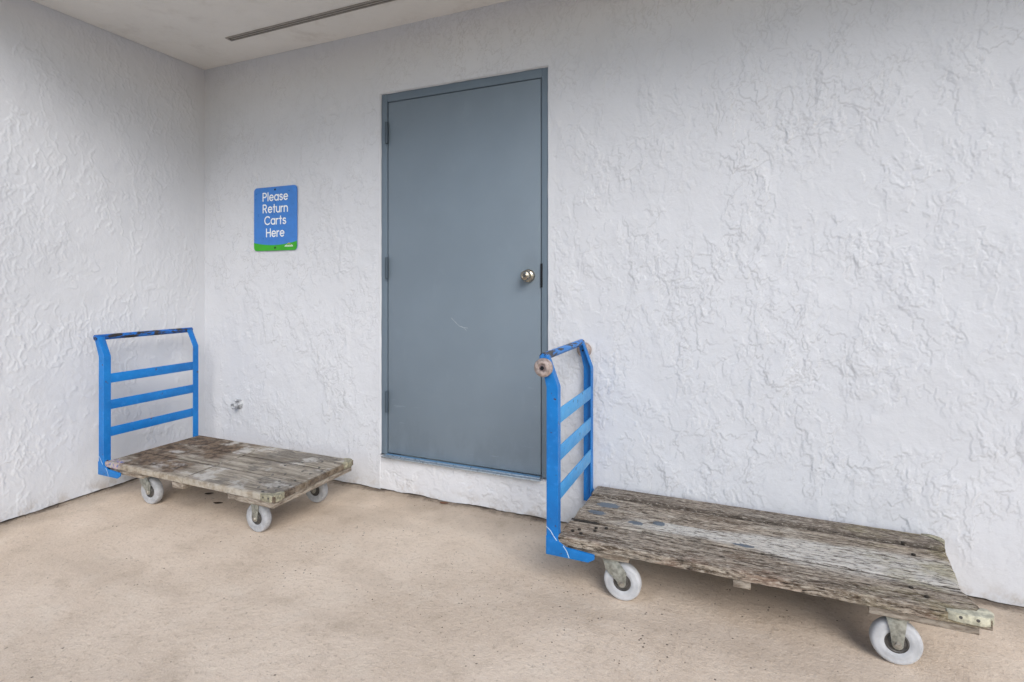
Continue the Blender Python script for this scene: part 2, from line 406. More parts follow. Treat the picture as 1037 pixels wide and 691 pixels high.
def trowel(us, vs, seed, style):
    """height field (metres) and painted lip-shade mask of hand-trowelled stucco over the coordinates us x vs"""
    U, V = np.meshgrid(us, vs)
    wx = .022*fb(U*8, V*8, seed+50, 4); wy = .022*fb(U*8, V*8, seed+60, 4)
    X, Y = U+wx+.005*fb(U*38, V*30, seed+55, 3), V+wy+.005*fb(U*38, V*30, seed+65, 3)
    big = fb(U*2.2, V*2.0, seed+70, 3); m1 = sst(fb(U*3.1, V*2.6, seed+80, 3), -.15, .30); m2 = sst(fb(U*2.5, V*2.9, seed+90, 3), -.05, .28); m3 = sst(fb(U*2.9, V*2.1, seed+110, 3), -.05, .30)
    h = big*.0042 + fb(U*9, V*7, seed+5, 3)*.0006
    shade_grime = np.zeros_like(U)
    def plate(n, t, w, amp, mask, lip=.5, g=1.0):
        nonlocal h, shade_grime
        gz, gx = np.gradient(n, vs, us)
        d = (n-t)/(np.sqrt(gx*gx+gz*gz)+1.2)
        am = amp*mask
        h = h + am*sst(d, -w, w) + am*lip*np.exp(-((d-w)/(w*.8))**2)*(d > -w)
        shade_grime = np.maximum(shade_grime, g*mask*np.exp(-((d+w*.6)/(w*.8))**2))  # painted shade line at the foot of each lip
    if style == 'plates':
        A = fb(X*5.6, Y*3.8, seed, 5, .50)
        plate(A, .02, .0021, .0020, .3+.7*m1); plate(A, .27, .0021, .0020, .25+.75*m2); plate(A, -.24, .0021, .0018, .25+.75*m3)
        B = fb(X*15, Y*8.2, seed+20, 4, .52)
        plate(B, .04, .0020, .0021, .12+.88*m2, .55, .8); plate(B, -.24, .0020, .0019, .1+.9*m3, .55, .8); plate(B, .32, .0020, .0019, .1+.9*m1, .55, .8)
        D = fb(X*30, Y*19, seed+30, 3, .52)
        plate(D, .1, .0019, .0017, (.15+.85*m3)*sst(fb(U*5, V*4, seed+31, 2), -.1, .35), .5, .6)
        E2 = fb(X*34, Y*20, seed+33, 3, .5); plate(E2, .08, .0018, .0013, sst(fb(U*4.1, V*3.7, seed+37, 3), -.1, .3), .3, .5)
    elif style == 'drags':
        B = fb(X*11, Y*4.6, seed+20, 4, .55)
        rg = np.exp(-(B/.085)**2); h = h + rg*.0022*m1
        D = fb(X*19, Y*6.5, seed+25, 4, .55)
        rg2 = np.exp(-((D-.1)/.12)**2); h = h + rg2*.0017*m2
        E = fb(X*30, Y*22, seed+28, 3, .5); h = h + E*.0010*m3
        A = fb(X*5, Y*3.6, seed, 5, .6); plate(A, .08, .003, .0014, m3, .4, .4)
        shade_grime = shade_grime*.5
    else:
        A = fb(X*7, Y*9, seed, 5, .58); h = h*.8
        plate(A, .0, .0035, .0034, .35+.65*m1, .6, .6); plate(A, .30, .0035, .0028, .3+.7*m2, .6, .6); plate(A, -.28, .0035, .0026, .3+.7*m3, .5, .5)
    return h, shade_grime
def sheet(name, us, vs, H_, G_, place, mat, hole=None, parent=None):
    """grid mesh; place(U, V, h) -> three arrays of coordinates; hole = (u0, u1, v0, v1) left open"""
    U, V = np.meshgrid(us, vs)
    co_ = np.stack(place(U, V, H_), -1).reshape(-1, 3).astype(np.float32)
    nv, nu = U.shape
    I = np.arange(nv*nu).reshape(nv, nu)
    q = np.stack([I[:-1, :-1], I[:-1, 1:], I[1:, 1:], I[1:, :-1]], -1)
    if hole:
        uc = (us[:-1]+us[1:])/2; vc = (vs[:-1]+vs[1:])/2
        UC, VC = np.meshgrid(uc, vc)
        keep = ~((UC > hole[0]) & (UC < hole[1]) & (VC > hole[2]) & (VC < hole[3])); q = q[keep]
    q = q.reshape(-1, 4)
    used = np.zeros(nv*nu, bool); used[q.ravel()] = True
    rm = np.cumsum(used)-1; q = rm[q]; co_ = co_[used]
    me = bpy.data.meshes.new(name)
    me.vertices.add(len(co_)); me.vertices.foreach_set('co', co_.ravel())
    me.loops.add(len(q)*4); me.loops.foreach_set('vertex_index', q.ravel().astype(np.int32))
    me.polygons.add(len(q)); me.polygons.foreach_set('loop_start', np.arange(0, len(q)*4, 4, dtype=np.int32))
    me.polygons.foreach_set('use_smooth', np.ones(len(q), bool))
    me.update(calc_edges=True); me.validate()
    at = me.attributes.new('shade_grime', 'FLOAT', 'POINT'); at.data.foreach_set('value', G_.ravel()[used].astype(np.float32))
    me.materials.append(mat)
    o = bpy.data.objects.new(name, me); COL.objects.link(o)
    if parent: o.parent = parent
    return o
def span(*marks):
    """piecewise even spacing: (start, step, end, step, end ...)"""
    out = [marks[0]]
    for k in range(1, len(marks)-1, 2):
        st, en = marks[k], marks[k+1]; n_ = max(1, int(round((en-out[-1])/st)))
        out += list(np.linspace(out[-1], en, n_+1)[1:])
    return np.array(out)
def foot(us, seed, lo, hi):
    return lo + (hi-lo)*np.clip(.5+1.2*fb(us*5, us*0+seed, 300+int(seed), 4, .6), 0, 1)

DX0, DX1, DZ0, DZ1 = 1.446, 2.466, .2038, 2.266      # opening
WX1 = 7.4
T = .20; zt = 3.1
ST = .004
us = span(0, ST, DX0, .005, DX1, .0031, 4.35, .02, WX1); vs = span(0, .0036, DZ0, .0036, DZ1, .0036, 2.64)
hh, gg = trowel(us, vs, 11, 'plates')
hh = (hh - hh.mean())*.58
hh *= 1-.85*np.exp(-(us/.05)**2)[None, :]            # the inside corner is pressed flat
edge = np.minimum(np.abs(us-DX0), np.abs(us-DX1))[None, :]*np.ones_like(hh)
zin = ((vs > DZ0-.02) & (vs < DZ1+.02))[:, None]
hh = hh*(.12+.88*np.clip(vs/.16, 0, 1))[:, None]
hh = np.where(zin, hh*np.clip(edge/.05+.25, 0, 1), hh)
fz = foot(us, 3, .003, .009)
def place_back(U, V, h):
    Z = V.copy(); F_ = np.clip(1-V/.03, 0, 1); Z = np.maximum(V, 0)*(1-F_)+F_*(fz[None, :]+V*.5)
    return U, -h, Z
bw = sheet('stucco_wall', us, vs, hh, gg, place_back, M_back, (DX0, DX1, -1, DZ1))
tag(bw, 'long white hand-trowelled stucco wall with the grey door in it', 'wall')
W = MB()
def quad(mb, *p): mb.bm.faces.new([mb.bm.verts.new(v) for v in p])
for (a, b) in (((DX0, 0), (DX0, DZ1)), ((DX0, DZ1), (DX1, DZ1)), ((DX1, DZ1), (DX1, 0))):
    quad(W, (a[0], -.0005, a[1]), (b[0], -.0005, b[1]), (b[0], T, b[1]), (a[0], T, a[1]))
W.box(-.2, DX0, .012, T, .0135, zt); W.box(DX1, WX1, .012, T, .0135, zt); W.box(DX0, DX1, .012, T, DZ1+.001, zt); W.box(DX0, DX1, .012, T, .0135, DZ0-.012)
W.build('wall_core', M_sill, bw, 0)
# the patched band of stucco under the door sill is part of the wall
us = span(DX0, .004, DX1); vs = span(0, .004, .194)
hs, gs = trowel(us, vs, 41, 'patch'); hs -= hs.mean(); hs *= (np.clip((.194-vs)/.02, 0, 1)*(.25+.75*np.clip(vs/.06, 0, 1)))[:, None]
fz = foot(us, 5, .002, .010)
def place_sill(U, V, h):
    F_ = np.clip(1-V/.03, 0, 1); return U, .002-.002*np.sin((U-DX0)/(DX1-DX0)*np.pi)-h, V*(1-F_)+F_*(fz[None, :]+V*.5)
sheet('sill_patch', us, vs, hs, gs, place_sill, M_sill, None, bw)
m = MB(); m.grid([[(x, y, .194) for x in (DX0, DX1)] for y in (-.002, .06)]); m.build('sill_top', M_sill, bw, 0)

LY = 1.75
us = span(0, .004, 1.25, .02, LY); vs = span(0, .004, 2.64)
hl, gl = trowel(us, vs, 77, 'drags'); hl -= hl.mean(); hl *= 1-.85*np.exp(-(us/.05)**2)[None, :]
fz = foot(us, 7, .004, .010)
def place_left(U, V, h):
    F_ = np.clip(1-V/.03, 0, 1); return h, -U, V*(1-F_)+F_*(fz[None, :]+V*.5)
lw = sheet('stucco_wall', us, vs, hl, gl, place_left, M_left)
tag(lw, 'short white stucco side wall behind the blue handle, without any door', 'wall')
m = MB(); m.box(-.2, -.012, -LY, .0, .0115, zt); m.build('wall_core', M_sill, lw, 0)

C = MB()
EDGE = [(.001, -1.52), (1.2, -1.12), (3.0, -.76), (6.6, -.42)]  # unseen roof edge, slanted to shape the shade on the upper walls
C.prism([(.001, -.001)] + EDGE + [(6.6, -.001)], H, H+.16, 'xy')
C.prism(EDGE + [(x, y-.05) for x, y in reversed(EDGE)], H-.03, H+.22, 'xy')
ce = C.build('porch_ceiling', M_ceil, smooth=0)
tag(ce, 'off-white plaster porch ceiling above the door and carts', 'ceiling')

# soffit vent strip
v = thing('soffit_vent', 'long narrow grey-brown slotted strip set in the ceiling', 'vent', (.56, -.262, H))
m = MB()
for y0, y1 in ((-.022, -.013), (-.003, .005), (.015, .022)):
    m.box(0, 4.2, y0, y1, -.006, -.001, .001)
m.box(-.008, 0, -.022, .022, -.006, -.001, .001)
m.build('vent_frame', M_vent, v)
m = MB()
m.box(.0005, 4.2, -.0128, -.0032, -.0045, -.0005); m.box(.0005, 4.2, .0052, .0148, -.0035, -.0005)
m.build('slot', M_ventdark, v)
m = MB(); m.lathe([(0, -.0095), (.004, -.009), (.005, -.0062)], (.012, .0, 0), 'z', 12)
m.build('screw', M_ventdark, v)

# ------------------------------------------------------------------ door
d = thing('steel_door', 'closed blue-grey steel door with round knob and three hinges', 'door', ((DX0+DX1)/2, 0, DZ0))
def dl(mb, *a, **k):   # author in world numbers, shift into the door's local space
    return mb
OX, OZ = (DX0+DX1)/2, DZ0
def build_d(mb, name, mat, parent=d, smooth=35):
    bmesh.ops.translate(mb.bm, vec=(-OX, 0, -OZ), verts=mb.bm.verts)
    return mb.build(name, mat, parent, smooth)
LX0, LX1, LZ0, LZ1 = 1.494, 2.420, .212, 2.214
m = MB()
fy = .011
m.box(DX0+.003, LX0-.006, fy, .10, DZ0, DZ1-.003, .002)
m.box(LX1+.006, DX1-.003, fy, .10, DZ0, DZ1-.003, .002)
m.box(LX0-.006, LX1+.006, fy+.0003, .10, LZ1+.003, DZ1-.003, .002)
# door stop behind the leaf
m.box(LX0-.006, LX0+.014, .067, .10, DZ0, LZ1+.003); m.box(LX1-.014, LX1+.006, .067, .10, DZ0, LZ1+.003)
build_d(m, 'door_frame', M_frame)
# plaster bead between frame and wall, slightly wandering
m = MB()
for (a, b) in (((DX0+.001, DZ0), (DX0+.001, DZ1)), ((DX0, DZ1), (DX1, DZ1)), ((DX1-.001, DZ1), (DX1-.001, DZ0))):
    n_ = 60; pts = []
    for i in range(n_+1):
        t = i/n_; x = a[0]+(b[0]-a[0])*t; z = a[1]+(b[1]-a[1])*t
        j = .003*fbm(x*9, z*9, 1.7, 3)
        pts.append((x+(j if a[0] == b[0] else 0), .009, z+(j if a[1] == b[1] else 0)))
    m.tube(pts, [.0042+.0020*fbm(i*.3, 2, a[0]*5, 2) for i in range(n_+1)], 8)
m.build('caulk_bead', M_back, bw, 60)
m = MB(); m.box(LX0, LX1, .016, .060, LZ0, LZ1, .0025)
leaf = build_d(m, 'door_leaf', M_door)
m = MB(); m.box(LX0-.0055, LX1+.0055, .061, .0655, LZ0-.006, LZ1+.0025)
build_d(m, 'backing', M_dark)  # added black sheet, gives the gaps round the leaf their dark shade
m = MB()
m.box(DX0+.03, DX1-.035, -.030, .055, .1945, .2035, .003)
m.box(LX0-.003, LX1+.003, -.010, .012, .2035, .2075, .0015)
build_d(m, 'threshold', M_thresh)
m = MB(); m.box(LX0, LX1, -.0085, .0135, .2078, .2092, .0005)
build_d(m, 'threshold_strip', M_threshblue)
for zc in (2.040, 1.268, .506):
    m = MB()
    m.tube([(LX0-.003, .003, zc-.060), (LX0-.003, .003, zc+.060)], .0092, 14)
    for k in (-.024, 0.0, .024): m.tube([(LX0-.003, .003, zc+k-.0008), (LX0-.003, .003, zc+k+.0008)], .0096, 14)
    m.lathe([(0, -.063), (.0045, -.0625), (.006, -.060)], (LX0-.003, .006, zc), 'z', 12)
    m.lathe([(.006, .060), (.0045, .0625), (0, .063)], (LX0-.003, .006, zc), 'z', 12)
    m.box(LX0-.018, LX0-.0035, fy-.0016, fy-.0002, zc-.058, zc+.058)
    build_d(m, 'hinge', M_hinge)
# knob set
kx, kz = 2.357, 1.219
m = MB()
m.lathe([(.0, -.012), (.018, -.012), (.026, -.009), (.0325, -.003), (.0335, .0), (.0335, .016)], (kx, .016-.0155, kz), 'y', 40)
rose = build_d(m, 'rosette', M_brass, leaf, 40)
m = MB()
m.lathe([(0, -.066), (.011, -.066), (.0125, -.0645), (.014, -.066), (.020, -.0645), (.0245, -.058), (.0262, -.048), (.0245, -.038), (.019, -.030), (.013, -.025), (.0115, -.010)], (kx, .016, kz), 'y', 40)
knob = build_d(m, 'knob', M_brass, leaf, 50)
m = MB(); m.lathe([(0, -.0675), (.0085, -.0672), (.0092, -.0661)], (kx, .016, kz), 'y', 24); m.box(kx-.0008, kx+.0008, -.0521, -.0512, kz-.005, kz+.005)
build_d(m, 'keyhole', M_hub, leaf)
m = MB(); m.box(LX1+.0005, LX1+.012, fy-.0018, fy-.0003, 1.16, 1.28, .0005)
build_d(m, 'strike_plate', M_dark)
m = MB()
def ribbon(mb, pts, w, y):
    for a, b in zip(pts[:-1], pts[1:]):
        a = Vector((a[0], 0, a[1])); b = Vector((b[0], 0, b[1])); dd = (b-a).normalized(); nn = Vector((-dd.z, 0, dd.x))*w/2
        mb.bm.faces.new([mb.bm.verts.new((p.x, y, p.z)) for p in (a-nn, b-nn, b+nn, a+nn)])
ribbon(m, [(1.905, .994), (1.93, .972), (1.955, .951), (1.975, .944), (2.006, .941)], .0022, .0153)
ribbon(m, [(1.965, .952), (1.99, .937), (2.0, .925)], .0014, .0151)
build_d(m, 'scratch', M_scratch, leaf, 0)

# ------------------------------------------------------------------ sign
SX0, SX1, SZ0, SZ1 = .4687, .8314, 1.3873, 1.7905
SW, SH = SX1-SX0, SZ1-SZ0
sg = thing('wall_sign', 'small blue sign asking to return carts, green along its bottom edge', 'sign', (SX0, -.006, SZ0))
M_sblue = simple('sign_blue', (.045, .205, .60), .35, 0, .06, 20, .0001)
M_sgreen = simple('sign_green', (.035, .37, .010), .35, 0, .08, 20, .0001)
M_swhite = simple('sign_white', (.86, .88, .88), .5, 0, .03, 20, .0001)
M_sgold = simple('sign_gold', (.75, .45, .08), .5, 0, .05, 20, .0001)
def rrect(x0, x1, z0, z1, r, n=6):
    P = []
    for cx, cz, a0 in ((x1-r, z1-r, 0), (x0+r, z1-r, 90), (x0+r, z0+r, 180), (x1-r, z0+r, 270)):
        for k in range(n+1):
            a = R(a0+90*k/n); P.append((cx+r*math.cos(a), cz+r*math.sin(a)))
    return P
m = MB(); m.prism(rrect(0, SW, 0, SH, .024), -.0015, .0015)
panel = m.build('sign_panel', M_sblue, sg, 30)
# green foot with the sagging upper edge
def curve_z(u): return SH*(.130 - .185*u + .195*u*u) + SH*.002
m = MB()
top = [(SW*i/24, curve_z(i/24)) for i in range(25)]
low = []
r = .024
for k in range(7):
    a = R(180+90*k/6); low.append((r+r*math.cos(a), r+r*math.sin(a)))
for k in range(7):
    a = R(270+90*k/6); low.append((SW-r+r*math.cos(a), r+r*math.sin(a)))
poly = low + list(reversed(top))
m.bm.faces.new([m.bm.verts.new((x, -.0019, z)) for x, z in poly])
m.build('green_band', M_sgreen, sg, 0)
# letters drawn as strokes: round single-storey letter forms
def arc(cx, cz, rx, rz, a0, a1, n=18): return [(cx+rx*math.cos(R(a0+(a1-a0)*i/n)), cz+rz*math.sin(R(a0+(a1-a0)*i/n))) for i in range(n+1)]
x_ = .70; rr = x_/2
def o_(c=rr): return arc(c, rr, .30, rr, 0, 360, 28)
GL = {  # glyph: (advance width, strokes); cap height 1
 'P': (.62, [[(0, 0), (0, 1)], [(0, 1), (.28, 1)] + arc(.28, .73, .27, .27, 90, -90) + [(0, .46)]]),
 'R': (.64, [[(0, 0), (0, 1)], [(0, 1), (.27, 1)] + arc(.27, .74, .26, .26, 90, -90) + [(0, .48)], [(.27, .48), (.55, 0)]]),
 'C': (.80, [arc(.44, .5, .44, .5, 45, 315, 26)]),
 'H': (.66, [[(0, 0), (0, 1)], [(.62, 0), (.62, 1)], [(0, .52), (.62, .52)]]),
 'l': (.06, [[(.0, 0), (.0, 1.02)]]),
 'e': (.62, [[(.02, .36), (.60, .36)] + arc(.31, .35, .30, .35, 2, 318, 26)]),
 'a': (.62, [arc(.30, .35, .30, .35, 0, 360, 28), [(.60, .70), (.60, 0)]]),
 's': (.46, [arc(.23, .53, .19, .17, 30, 250, 14) + arc(.23, .185, .21, .185, 80, -150, 14)]),
 't': (.32, [[(.16, .98), (.16, 0)], [(0, .68), (.32, .68)]]),
 'u': (.54, [[(0, .70), (0, .26)] + arc(.26, .26, .26, .26, 180, 360) + [(.52, .70)], [(.52, .3), (.52, 0)]]),
 'r': (.30, [[(0, 0), (0, .70)], arc(.24, .40, .24, .28, 175, 75, 10)]),
 'n': (.54, [[(0, 0), (0, .70)], [(0, .42)] + arc(.26, .44, .26, .26, 180, 0) + [(.52, 0)]]),
}
def stroke(mb, pts, w, y):
    pts = [Vector((p[0], 0, p[1])) for p in pts]
    Lf, Rt = [], []
    for i, p in enumerate(pts):
        dd = (pts[min(i+1, len(pts)-1)] - pts[max(i-1, 0)]).normalized(); nn = Vector((-dd.z, 0, dd.x))*w/2
        Lf.append(p+nn); Rt.append(p-nn)
    mb.grid([[(p.x, y, p.z) for p in Lf], [(p.x, y, p.z) for p in Rt]])
    for p in (pts[0], pts[-1]):
        mb.bm.faces.new([mb.bm.verts.new((p.x+w/2*math.cos(2*math.pi*k/12), y-.00002, p.z+w/2*math.sin(2*math.pi*k/12))) for k in range(12)])
def word(mb, txt, xc, z, cap, width, y, w):
    gap = .20
    tot = sum(GL[c][0] for c in txt) + gap*(len(txt)-1)
    sx = width/tot; x = xc - width/2; k = 0
    for c in txt:
        adv, st = GL[c]
        for t in st:
            k += 1
            stroke(mb, [(x+u*sx, z+v*cap) for u, v in t], w, y - k*.000015)
        x += (adv+gap)*sx
cap = .049
for txt, z, wd in (('Please', .787, .208), ('Return', .602, .206), ('Carts', .415, .178), ('Here', .222, .148)):
    m = MB(); word(m, txt, SW*.506, SH*z, cap, wd, -.0026, .0082)
    m.build('lettering', M_swhite, sg, 0)
m = MB()
xx = SW*.735
for i, (w_, h_) in enumerate(((.006, .006), (.005, .009), (.006, .006), (.005, .008), (.006, .006), (.005, .009), (.006, .006))):
    stroke(m, [(xx+i*.0096, SH*.062), (xx+i*.0096+.004, SH*.062+h_)], .0042, -.0027-.00002*i)
stroke(m, [(xx-.003, SH*.062), (xx+.064, SH*.062)], .003, -.0029)
m.build('logo', M_swhite, sg, 0)
m = MB(); stroke(m, arc(xx+.031, SH*.088, .010, .009, 20, 160, 8), .0035, -.0028)
m.build('logo_crest', M_sgold, sg, 0)
for zc in (SH*.955, SH*.045):
    m = MB(); m.lathe([(0, -.0052), (.0045, -.0048), (.0066, -.0022)], (SW*.5, 0, zc), 'y', 16)
    m.build('screw', M_dark, sg)

# ------------------------------------------------------------------ wall pipe stub
ps = thing('pipe_stub', 'short paint-covered pipe stub sticking out of the wall', 'pipe', (.327, 0, .392))
m = MB()
rings = []
for r_, y in ((.036, .002), (.034, -.004), (.026, -.010), (.019, -.012)):
    rings.append([(r_*(1+.28*noise.noise((math.cos(a)*1.4, math.sin(a)*1.4, r_*40)))*math.cos(a), y, r_*(1+.28*noise.noise((math.cos(a)*1.4, math.sin(a)*1.4, r_*40)))*math.sin(a)) for a in [2*math.pi*k/28 for k in range(29)]])
m.grid(rings); m.build('collar', M_pipe, ps, 60)
m = MB(); m.lathe([(.0165, -.005), (.0165, -.030), (.021, -.031), (.0225, -.034), (.0225, -.050), (.020, -.053), (.015, -.054), (.014, -.046), (0, -.046)], (.004, 0, -.004), 'y', 8)
m.build('pipe', M_pipe, ps, 25)
m = MB(); m.tube([(-.020, -.012, .020), (-.006, -.026, .026), (.012, -.026, .025)], [.006, .008, .006], 8); m.build('valve_lug', M_pipe, ps, 40)
m = MB(); m.tube([(-.024, -.018, -.016), (-.008, -.036, -.018)], [.006, .008], 8); m.build('valve_lug', M_pipe, ps, 40)

# ------------------------------------------------------------------ carts
def deck_mesh(boards, z0, z1, amp, seed, step=(.010, .0035), chew=.004):
    """boards: (x0a,x1a at near edge, x0b,x1b at far edge, y0, y1, dz). One mesh of warped weathered boards"""
    mb = MB()
    for bi, (xa0, xa1, xb0, xb1, y0, y1, dz) in enumerate(boards):
        nx = int((xa1-xa0)/step[0]); ny = max(4, int((y1-y0)/step[1]))
        rows = []
        for j in range(ny+1):
            t = j/ny; y = y0+(y1-y0)*t; row = []
            ca = xa0+(xb0-xa0)*t; cb = xa1+(xb1-xa1)*t
            ca += chew*.7*fbm(y*60, seed+bi*3, 5, 3); cb += chew*.7*fbm(y*60, seed+bi*3, 9, 3)
            for i in range(nx+1):
                s_ = i/nx; x = ca+(cb-ca)*s_
                ed = min(t, 1-t)*(y1-y0)
                en = min(s_, 1-s_)*(cb-ca)
                yy = y
                if j in (0, ny): yy += chew*.5*fbm(x*14, seed+bi, 2+j, 4)*(1 if j else 1)
                h = amp*fbm(x*3.2, y*42, seed+bi*7, 5) + amp*.7*fbm(x*10, y*110, seed+3+bi*7, 3)
                rnd = min(ed, en)
                z = z1 + dz + h - max(0, .006-rnd)*.55
                row.append((x, yy, z))
            rows.append(row)
        V = mb.grid(rows)
        # skirt
        loop = [V[0][i] for i in range(nx+1)] + [V[j][nx] for j in range(1, ny+1)] + [V[ny][i] for i in range(nx-1, -1, -1)] + [V[j][0] for j in range(ny-1, 0, -1)]
        mids, lows = [], []
        for k, v_ in enumerate(loop):
            c = v_.co
            o1 = .0016*fbm(c.x*20, c.y*20, seed+11, 3)
            mids.append(mb.bm.verts.new((c.x + o1, c.y + o1, (z0+z1)/2 + .002*fbm(c.x*9, c.y*9, 4, 2))))
            lows.append(mb.bm.verts.new((c.x - o1, c.y - o1*.5, z0 + dz + chew*.6*fbm(c.x*16, c.y*16, seed+17, 4))))
        n_ = len(loop)
        for k in range(n_):
            a, b = k, (k+1) % n_
            mb.bm.faces.new((loop[a], loop[b], mids[b], mids[a])); mb.bm.faces.new((mids[a], mids[b], lows[b], lows[a]))
        mb.bm.faces.new(lows)
    return mb

WR = .0695     # wheel radius
def caster(parent, x, y, swivel, z_top=.160, tyre=None):
    """steel fork under the bed; wheel axis along local y before the swivel turn"""
    off = .040 if swivel is not None else .0
    m = MB()
    m.box(-.052, .052, -.036, .036, z_top-.004, z_top, .001)
    m.lathe([(.036, z_top-.004), (.036, z_top-.009), (.030, z_top-.013), (.024, z_top-.0145)], (0, 0, 0), 'z', 28)
    zt_ = z_top-.0135
    for s_ in (-1, 1):
        y0, y1 = (s_*.0215, s_*.0245) if s_ > 0 else (s_*.0245, s_*.0215)
        rz = .0155; cx, cz = off, WR
        pl = [(-.030, zt_), (.030 if off else .024, zt_)]
        pl += [(off+.0185, zt_-.035)] if off else [(.020, zt_-.035)]
        pl += [(cx+rz*math.cos(R(a)), cz+rz*math.sin(R(a))) for a in (10, -20, -50, -80, -110, -140, -170, -195)]
        pl += [(-.018, zt_-.038)] if off else [(-.020, zt_-.035)]
        m.prism(pl, y0, y1, 'xz', .0008)
    m.box(-.030, .030, -.0245, .0245, zt_, zt_+.003)
    f = m.build('caster', M_steel, parent, 35, loc=(x, y, 0))
    f.rotation_euler.z = swivel or 0.0
    c = Vector((off, 0, WR))
    t = MB()
    w = .0178
    k_ = WR/.0645
    t.lathe([(r_*k_, y_) for r_, y_ in [(.0305, -w+.004), (.036, -w+.0015), (.045, -w+.0005), (.0465, -w+.0012), (.052, -w), (.058, -w+.001), (.0618, -w+.004), (.0638, -w+.009), (.0645, 0), (.0638, w-.009), (.0618, w-.004), (.058, w-.001), (.052, w), (.045, w-.0005), (.036, w-.0015), (.0305, w-.004)]], c, 'y', 48, closed=True)
    t.build('tyre', tyre or M_tyre, f, 50)
    t = MB()
    t.lathe([(.0135, -w-.001), (.019, -w-.001), (.0215, -w+.004), (.0255, -w+.0055), (.0285, -w+.0035), (.0328, -w+.0045), (.0328, w-.0045), (.0285, w-.0035), (.0255, w-.0055), (.0215, w-.004), (.019, w+.001), (.0135, w+.001)], c, 'y', 36, closed=True)
    t.build('hub', M_hub, f, 35)
    t = MB()
    t.tube([c+Vector((0, -.032, 0)), c+Vector((0, .032, 0))], .0045, 12)
    for s_ in (-1, 1):
        t.lathe([(0, s_*.0315), (.0075, s_*.0312), (.0085, s_*.030), (.0085, s_*.0248)], c, 'y', 6)
        t.lathe([(.0112, s_*.0262), (.0112, s_*.0247)], c, 'y', 20)
    t.build('axle_bolt', M_bolt, f, 30)
    return f

def post(mb, x0, x1, ya, yb, outer, zb, zk, lean, ztop):
    """angle iron upright, one flange facing the bed and one on the outer side; the top stretch leans back"""
    t = .0055
    rows = []
    for z, dx, cut in ((zb, 0, 0), (zk-.004, 0, 0), (zk+.004, lean*.05, 0), (ztop, lean, .010)):
        a, b = x0+dx+cut, x1+dx-cut*.5
        if outer < 0: P = [(a, ya), (b, ya), (b, yb), (b-t, yb), (b-t, ya+t), (a, ya+t)]
        else: P = [(a, yb), (b, yb), (b, ya), (b-t, ya), (b-t, yb-t), (a, yb-t)]
        rows.append([(x, y, z) for x, y in P])
    V = [[mb.bm.verts.new(p) for p in r_] for r_ in rows]
    for i in range(len(V)-1):
        for k in range(6): mb.bm.faces.new((V[i][k], V[i][(k+1) % 6], V[i+1][(k+1) % 6], V[i+1][k]))
    mb.bm.faces.new(V[0]); mb.bm.faces.new(list(reversed(V[-1])))
    bmesh.ops.bevel(mb.bm, geom=list(mb.bm.edges), offset=.0012, segments=1, affect='EDGES')

# ---------- cart by the left wall
GRP = 'wooden platform carts with blue handle frames'
cl = thing('platform_cart', 'wooden platform cart standing in the corner, brown stained deck, plain handle bar', 'cart', (.185, -.722, 0), 0, GRP)
W1 = .545
bd = [(.0, .615, .0, .615, 0, .183, 0), (.0, .600, .0, .600, .1835, .365, .0008), (.0, .590, .0, .590, .3655, W1, -.0005),
      (.618, 1.226, .618, 1.224, 0, .183, .0003), (.604, 1.224, .604, 1.221, .1835, .365, -.0004), (.594, 1.221, .594, 1.219, .3655, W1, .0006)]
dk = deck_mesh(bd, .1905, .219, .0011, 21.0, (.010, .0045), .0022).build('deck', M_woodL, cl, 50)
# bolt heads and holes at the far end
bx = [(1.03, .10), (1.07, .055), (1.10, .15), (1.13, .025), (1.155, .095), (1.175, .06), (1.00, .20), (1.05, .235), (1.16, .19), (1.10, .30), (1.165, .285), (1.05, .36), (1.00, .40), (1.14, .375), (1.09, .45), (1.17, .46), (1.03, .49), (1.13, .515), (1.19, .13), (1.12, .065), (1.19, .34), (.95, .33)]
for (x, y) in bx:
    m = MB(); m.lathe([(0, .2215), (.0058, .2213), (.0066, .2202), (.0066, .214)], (x, y, 0), 'z', 12)
    m.build('bolt', M_hub, dk)
m = MB(); m.box(.925, 1.215, .006, W1-.008, .160, .1865, .003); m.build('cross_board', M_beam, cl)
m = MB(); m.box(.02, .29, .012, W1-.008, .160, .1865, .003); m.build('cross_board', M_beam, cl)
m = MB(); m.box(.535, .615, .004, W1-.01, .157, .1865, .004); m.build('cross_board', M_beam, cl)
def bumper(parent, cx, cy, sx, sy, l1, l2, z0, z1, t=.010, mat=None):
    """rounded cast corner shoe wrapping the end of the bed"""
    r = .030; P = []
    P.append((cx - sx*l1, cy + sy*.002)); P.append((cx - sx*(l1-.022), cy + sy*t))
    for k in range(9):
        a = R(90*k/8); P.append((cx - sx*r + sx*(r+t)*math.sin(a), cy - sy*r + sy*(r+t)*math.cos(a)))
    P.append((cx + sx*.001, cy - sy*l2)); P.append((cx - sx*.014, cy - sy*l2)); P.append((cx - sx*.030, cy - sy*.022)); P.append((cx - sx*l1, cy - sy*.008))
    m = MB(); m.prism(P, z0, z1, 'xy', .0015)
    b = m.build('corner_bumper', mat or M_bumper, parent, 40)
    for fx in (.35, .72):
        h = MB(); yy = cy + sy*(t+.0004)
        h.lathe([(0, 0), (.0045, 0), (.0055, -sy*.0015)], (cx - sx*l1*fx, yy, (z0+z1)/2+.002), 'y', 10)
        h.build('screw', M_hub, b)
    return b
bumper(cl, 1.226, 0.002, 1, -1, .085, .06, .191, .2215, .007, M_bumperL)
bumper(cl, 1.222, W1-.002, 1, 1, .06, .075, .191, .2215, .007, M_bumperL)

